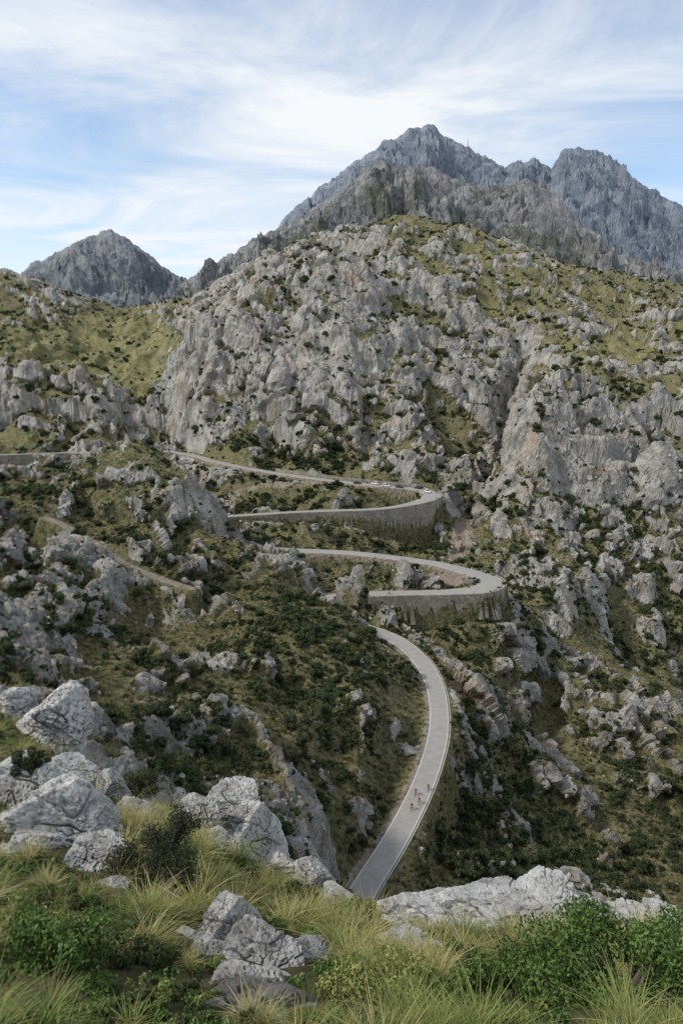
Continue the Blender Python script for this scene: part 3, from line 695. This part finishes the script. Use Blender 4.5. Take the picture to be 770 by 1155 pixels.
# ------------------------------------------------------------ cars, cyclists, mast
M_GLASS=plain("car_glass",(.02,.025,.03),.1,.8); M_TYRE=plain("tyre",(.02,.02,.02),.9)
def car(i,side,color,yawflip=False,kind=0):
    e=bpy.data.objects.new("car",None); COL.objects.link(e)
    p=road[i]; T,Nn=frame(road); off=Nn[i]*side; e.location=(p[0]+off[0],p[1]+off[1],p[2]+.05)
    e.rotation_euler=(0,0,math.atan2(T[i,1],T[i,0])+(math.pi if yawflip else 0)); e.scale=(1.2,1.2,1.2)
    mt=plain("car_paint",color,.3,.6)
    prof=[(-2.1,.35),(-2.15,.75),(-2.0,.98),(-1.0,1.0),(.9,.98),(1.9,.82),(2.12,.6),(2.1,.32)]
    top=[(-1.85,.98),(-1.45,1.44),(.15,1.46),(.95,.98)] if kind==0 else [(-2.0,.98),(-1.8,1.62),(.35,1.62),(1.1,.98)]
    def prism(pr,wb,wt,name,m,z0,z1,bev=.06):
        bm=bmesh.new(); rows=[]
        for sg in (-1,1): rows.append([bm.verts.new((x,sg*(wb+(wt-wb)*((z-z0)/(z1-z0))),z)) for x,z in pr])
        bm.faces.new(rows[0]); bm.faces.new(rows[1][::-1]); n=len(pr)
        for k in range(n): bm.faces.new((rows[0][k],rows[1][k],rows[1][(k+1)%n],rows[0][(k+1)%n]))
        bmesh.ops.recalc_face_normals(bm,faces=bm.faces)
        bmesh.ops.bevel(bm,geom=bm.edges[:],offset=bev,segments=2,affect='EDGES')
        me=bpy.data.meshes.new(name); bm.to_mesh(me); bm.free(); me.materials.append(m); obj(name,me,e)
    prism(prof,.86,.86,"body",mt,.3,1.,.07); prism(top,.80,.62,"windows",M_GLASS,.98,1.5,.05)
    rt=[(top[1][0]+.02,top[1][1]-.03),(top[1][0]+.1,top[1][1]+.035),(top[2][0]-.1,top[2][1]+.035),(top[2][0]+.02,top[2][1]-.03)]
    prism(rt,.66,.62,"roof",mt,top[1][1]-.05,top[1][1]+.05,.02)
    for x in (-1.3,1.32):
        for y in (-.8,.8):
            bm=bmesh.new(); bmesh.ops.create_cone(bm,cap_ends=True,segments=20,radius1=.33,radius2=.33,depth=.2)
            bmesh.ops.bevel(bm,geom=[g for g in bm.edges if len(g.link_faces)==2],offset=.03,segments=1,affect='EDGES')
            me=bpy.data.meshes.new("wheel"); bm.to_mesh(me); bm.free(); me.materials.append(M_TYRE)
            w=obj("wheel",me,e,(x,y,.33)); w.rotation_euler=(math.pi/2,0,0)
def near_idx(u,v): return int(((U-u)**2+(Vp-v)**2*4).argmin())
car(near_idx(420,548),-1.3,(.85,.85,.85)); car(near_idx(434,548),1.5,(.85,.85,.86),True,1); car(near_idx(449,550),1.2,(.05,.06,.08),True); car(near_idx(470,552),-2.,(.03,.035,.045),False,1); car(near_idx(484,556),1.,(.85,.85,.85),True,1); car(near_idx(402,546),1.3,(.05,.05,.06),True)

def skin_mesh(name,verts,edges,rads,mats,matfn):
    me=bpy.data.meshes.new(name); me.from_pydata(verts,edges,[]); o=obj(name,me)
    md=o.modifiers.new("s",'SKIN'); md.use_smooth_shade=True
    for i,r_ in enumerate(rads): me.skin_vertices[0].data[i].radius=(r_,r_)
    me.skin_vertices[0].data[0].use_root=True
    sd=o.modifiers.new("ss",'SUBSURF'); sd.levels=1; sd.render_levels=1
    dg=bpy.context.evaluated_depsgraph_get(); m2=bpy.data.meshes.new_from_object(o.evaluated_get(dg))
    bpy.data.objects.remove(o)
    m2.materials.clear()
    for m in mats: m2.materials.append(m)
    for p_ in m2.polygons: p_.material_index=matfn(p_.center); p_.use_smooth=True
    return m2
M_SKIN=plain("skin",(.42,.25,.17),.6); M_BLK=plain("cycling_shorts",(.015,.015,.018),.7); M_HELM=plain("helmet",(.5,.06,.05),.4)
def rider_mesh(jersey,ph):
    v=[(0,-.26,.98),(0,-.12,1.12),(0,.10,1.28),(0,.20,1.36),(0,.28,1.43)]; e=[(0,1),(1,2),(2,3),(3,4)]; r_=[.13,.12,.14,.065,.055]
    for sg in (-1,1):
        b=len(v); v+=[(sg*.17,.13,1.31),(sg*.21,.33,1.12),(sg*.20,.53,1.0),(sg*.20,.60,.98)]; r_+=[.06,.043,.03,.03]; e+=[(2,b),(b,b+1),(b+1,b+2),(b+2,b+3)]
        for f in range(4): v.append((sg*(.165+.02*f),.67-.004*f*f,.95)); r_.append(.010); e.append((b+3,len(v)-1))
        v.append((sg*.155,.60,.96)); r_.append(.011); e.append((b+3,len(v)-1))
        up=(sg>0)==ph
        kn=(sg*.11,.14,.86) if up else (sg*.10,.05,.66); an=(sg*.10,-.06,.50) if up else (sg*.10,-.13,.22); to=(sg*.10,.10,.46) if up else (sg*.10,.04,.13)
        b=len(v); v+=[(sg*.09,-.24,.95),kn,an,to]; r_+=[.095,.062,.04,.035]; e+=[(0,b),(b,b+1),(b+1,b+2),(b+2,b+3)]
    def mf(c):
        if c.z>1.37 and c.y>.2: return 0
        if c.y>.30 and abs(c.x)>.13 and c.z>.8: return 0
        if c.z>1.02 : return 1
        if c.z>.74 and c.y<.2: return 2
        if c.z<.17 or (c.y>.0 and c.z<.52 and c.z>.40): return 2
        return 0
    return skin_mesh("rider_body",v,e,r_,[M_SKIN,jersey,M_BLK],mf)
def bike_mesh(mat):
    Vs=[];Qs=[]
    for y in (-.5,.5):
        base=len(Vs); n=28
        for i in range(n):
            a=2*math.pi*i/n
            for k in range(6):
                b=2*math.pi*k/6; rr=.33+.018*math.cos(b); Vs.append((.018*math.sin(b),y+rr*math.cos(a),.345+rr*math.sin(a)))
        for i in range(n):
            for k in range(6): Qs.append((base+i*6+k,base+i*6+(k+1)%6,base+((i+1)%n)*6+(k+1)%6,base+((i+1)%n)*6+k))
        for i in range(8):
            a=2*math.pi*i/8; tube(Vs,Qs,[(0,y,.345),(0,y+.33*math.cos(a),.345+.33*math.sin(a))],[.004,.004],4)
    nW=len(Qs)
    T=lambda a,b,r=.02: tube(Vs,Qs,[a,b],[r,r],6)
    T((0,-.08,.29),(0,-.26,.86)); T((0,-.08,.29),(0,.36,.76),.024); T((0,-.22,.78),(0,.35,.84)); T((0,.35,.90),(0,.38,.72),.024); T((0,.38,.72),(0,.5,.345),.016)
    for x in (-.05,.05): T((x,-.08,.29),(x,-.5,.345),.012); T((x*.6,-.23,.76),(x,-.5,.345),.01)
    T((-.21,.46,.94),(.21,.46,.94),.014); T((0,.36,.9),(0,.46,.94),.016)
    for x in (-.2,.2): T((x,.46,.94),(x,.58,.93),.014); T((x,.58,.93),(x,.58,.82),.014); T((x*.5,-.06,.2+(.24 if x>0 else 0)),(x*.2,-.08,.29),.012)
    tube(Vs,Qs,[(0,-.40,.89),(0,-.3,.90),(0,-.12,.89)],[.07,.06,.02],8)
    return np_mesh("bicycle",Vs,Qs,[M_TYRE,mat],None,True,4,[0]*nW+[1]*(len(Qs)-nW))
def head_mesh():
    bm=bmesh.new(); bmesh.ops.create_uvsphere(bm,u_segments=20,v_segments=14,radius=1)
    for v in bm.verts:
        x,y,z=v.co; f=1-.25*max(0,-z)
        v.co=(x*.075*f,y*.095*f,z*.115)
        if y>.8 and abs(x)<.25 and -.35<z<.1: v.co.y+=.022
    for sg in (-1,1):
        bmesh.ops.create_uvsphere(bm,u_segments=8,v_segments=6,radius=1,matrix=Matrix.Translation((sg*.078,0,0))@Matrix.Diagonal((.01,.02,.03,1)))
    n0=len(bm.faces)
    for sg in (-1,1): bmesh.ops.create_uvsphere(bm,u_segments=8,v_segments=6,radius=.012,matrix=Matrix.Translation((sg*.03,.085,.005)))
    bmesh.ops.create_cube(bm,size=1,matrix=Matrix.Translation((0,.083,-.055))@Matrix.Diagonal((.04,.015,.008,1)))
    n1=len(bm.faces)
    res=bmesh.ops.create_uvsphere(bm,u_segments=20,v_segments=10,radius=1,matrix=Matrix.Translation((0,-.01,.02))@Matrix.Diagonal((.098,.135,.125,1)))
    dl=[v for v in res['verts'] if v.co.z<.035]
    me=bpy.data.meshes.new("head")
    bmesh.ops.delete(bm,geom=dl,context='VERTS')
    bm.faces.ensure_lookup_table()
    for i,f in enumerate(bm.faces): f.material_index=0 if i<n0 else (1 if i<n1 else 2); f.smooth=True
    bm.to_mesh(me); bm.free()
    for m in (M_SKIN,M_BLK,M_HELM): me.materials.append(m)
    return me
HM=head_mesh(); BMs=bike_mesh(plain("bike_frame",(.03,.03,.035),.35,.5))
Jm=[plain("jersey_red",(.50,.012,.012),.8),plain("jersey_dark",(.02,.02,.035),.8),plain("jersey_white",(.7,.7,.7),.8)]
RM={(j,ph):rider_mesh(Jm[j],ph) for j,ph in ((0,True),(0,False),(1,True),(2,False))}
TT,NN=frame(road)
def cyclist(i,off,key,flip):
    e=bpy.data.objects.new("cyclist",None); COL.objects.link(e); p=road[i]
    e.location=(p[0]+NN[i,0]*off,p[1]+NN[i,1]*off,p[2]+.06); e.scale=(1.18,)*3
    e.rotation_euler=(0,0,math.atan2(TT[i,1],TT[i,0])-math.pi/2+(math.pi if flip else 0))
    obj("bicycle",BMs,e); obj("rider_body",RM[key],e); h=obj("head",HM,e,(0,.33,1.53)); h.rotation_euler=(.25,0,0)
ci=near_idx(474,903)
cyclist(ci,-1.0,(0,True),True); cyclist(ci+1,.6,(0,False),True); cyclist(ci-1,-.1,(1,True),True); cyclist(ci+2,-1.7,(0,False),True)
ci=near_idx(400,671); cyclist(ci,-1,(0,True),True); cyclist(ci+2,-1.6,(1,True),True); cyclist(ci+5,-1,(2,False),True)
Vs=[];Qs=[]; mx,my,mz=unproj(527,168,4600)
tube(Vs,Qs,[(0,0,-40),(0,0,10),(0,0,60)],[6,4,1.5],8); tube(Vs,Qs,[(0,0,8),(0,0,16),(0,0,24)],[9,13,4],10)
obj("summit_mast",np_mesh("summit_mast",Vs,Qs,plain("mast_paint",(.4,.35,.35))),None,(mx,my,mz-5))

# ------------------------------------------------------------ light, sky, camera
sd=Vector((-.76,-.16,.76)).normalized(); el=math.asin(sd.z)
w=bpy.data.worlds.new("World"); scene.world=w; w.use_nodes=True; nt=w.node_tree; bg=nt.nodes["Background"]
sky=nt.nodes.new("ShaderNodeTexSky"); sky.sky_type='NISHITA'; sky.sun_disc=False; sky.sun_elevation=el; sky.sun_rotation=math.atan2(sd.x,sd.y)
sky.altitude=600; sky.air_density=1.0; sky.dust_density=.4; sky.ozone_density=1.5
tc=nt.nodes.new("ShaderNodeTexCoord").outputs["Generated"]
sp=nt.nodes.new("ShaderNodeSeparateXYZ"); nt.links.new(tc,sp.inputs[0])
den=math_(nt,'ADD',math_(nt,'MAXIMUM',sp.outputs[2],0.),.16)
cx=math_(nt,'DIVIDE',sp.outputs[0],den); cyy=math_(nt,'DIVIDE',sp.outputs[1],den)
cb=nt.nodes.new("ShaderNodeCombineXYZ"); nt.links.new(cx,cb.inputs[0]); nt.links.new(cyy,cb.inputs[1])
mp=nt.nodes.new("ShaderNodeMapping"); nt.links.new(cb.outputs[0],mp.inputs[0]); mp.inputs["Rotation"].default_value=(0,0,math.radians(16)); mp.inputs["Scale"].default_value=(.7,1.25,1); mp.inputs["Location"].default_value=(1.3,2.2,0)
n1=noise(nt,mp.outputs[0],1.2,10,.62,.9)
n2=noise(nt,mp.outputs[0],.6,4,.5,.3)
cl=ramp(nt,math_(nt,'ADD',math_(nt,'MULTIPLY',n1,.6),math_(nt,'MULTIPLY',n2,.4)),[(.36,.12),(.46,.45),(.58,1)])
hz=math_(nt,'SUBTRACT',1,smooth_(nt,sp.outputs[2],.0,.34)); 
fac=math_(nt,'MAXIMUM',cl,math_(nt,'MULTIPLY',hz,.78),clamp=True)
skc=mix(nt,1.,sky.outputs[0],(.145,.17,.18),'MULTIPLY')
cc=mix(nt,fac,skc,(.92,.95,.98))
nt.links.new(cc,bg.inputs[0]); bg.inputs[1].default_value=1.0
L=bpy.data.lights.new("sun",'SUN'); L.energy=3.2; L.angle=math.radians(8); L.color=(1,.94,.84)
lo=bpy.data.objects.new("sun",L); COL.objects.link(lo); lo.rotation_euler=sd.to_track_quat('Z','Y').to_euler()
cam=bpy.data.cameras.new("camera"); co_=bpy.data.objects.new("camera",cam); COL.objects.link(co_); scene.camera=co_
cam.sensor_fit='VERTICAL'; cam.sensor_height=36; cam.lens=24; cam.clip_end=30000; cam.clip_start=.1
co_.rotation_euler=(math.pi/2-PITCH,0,0)
scene.view_settings.view_transform='Standard'; scene.view_settings.look='None'; scene.view_settings.exposure=0
print("done",time.time()-T0)
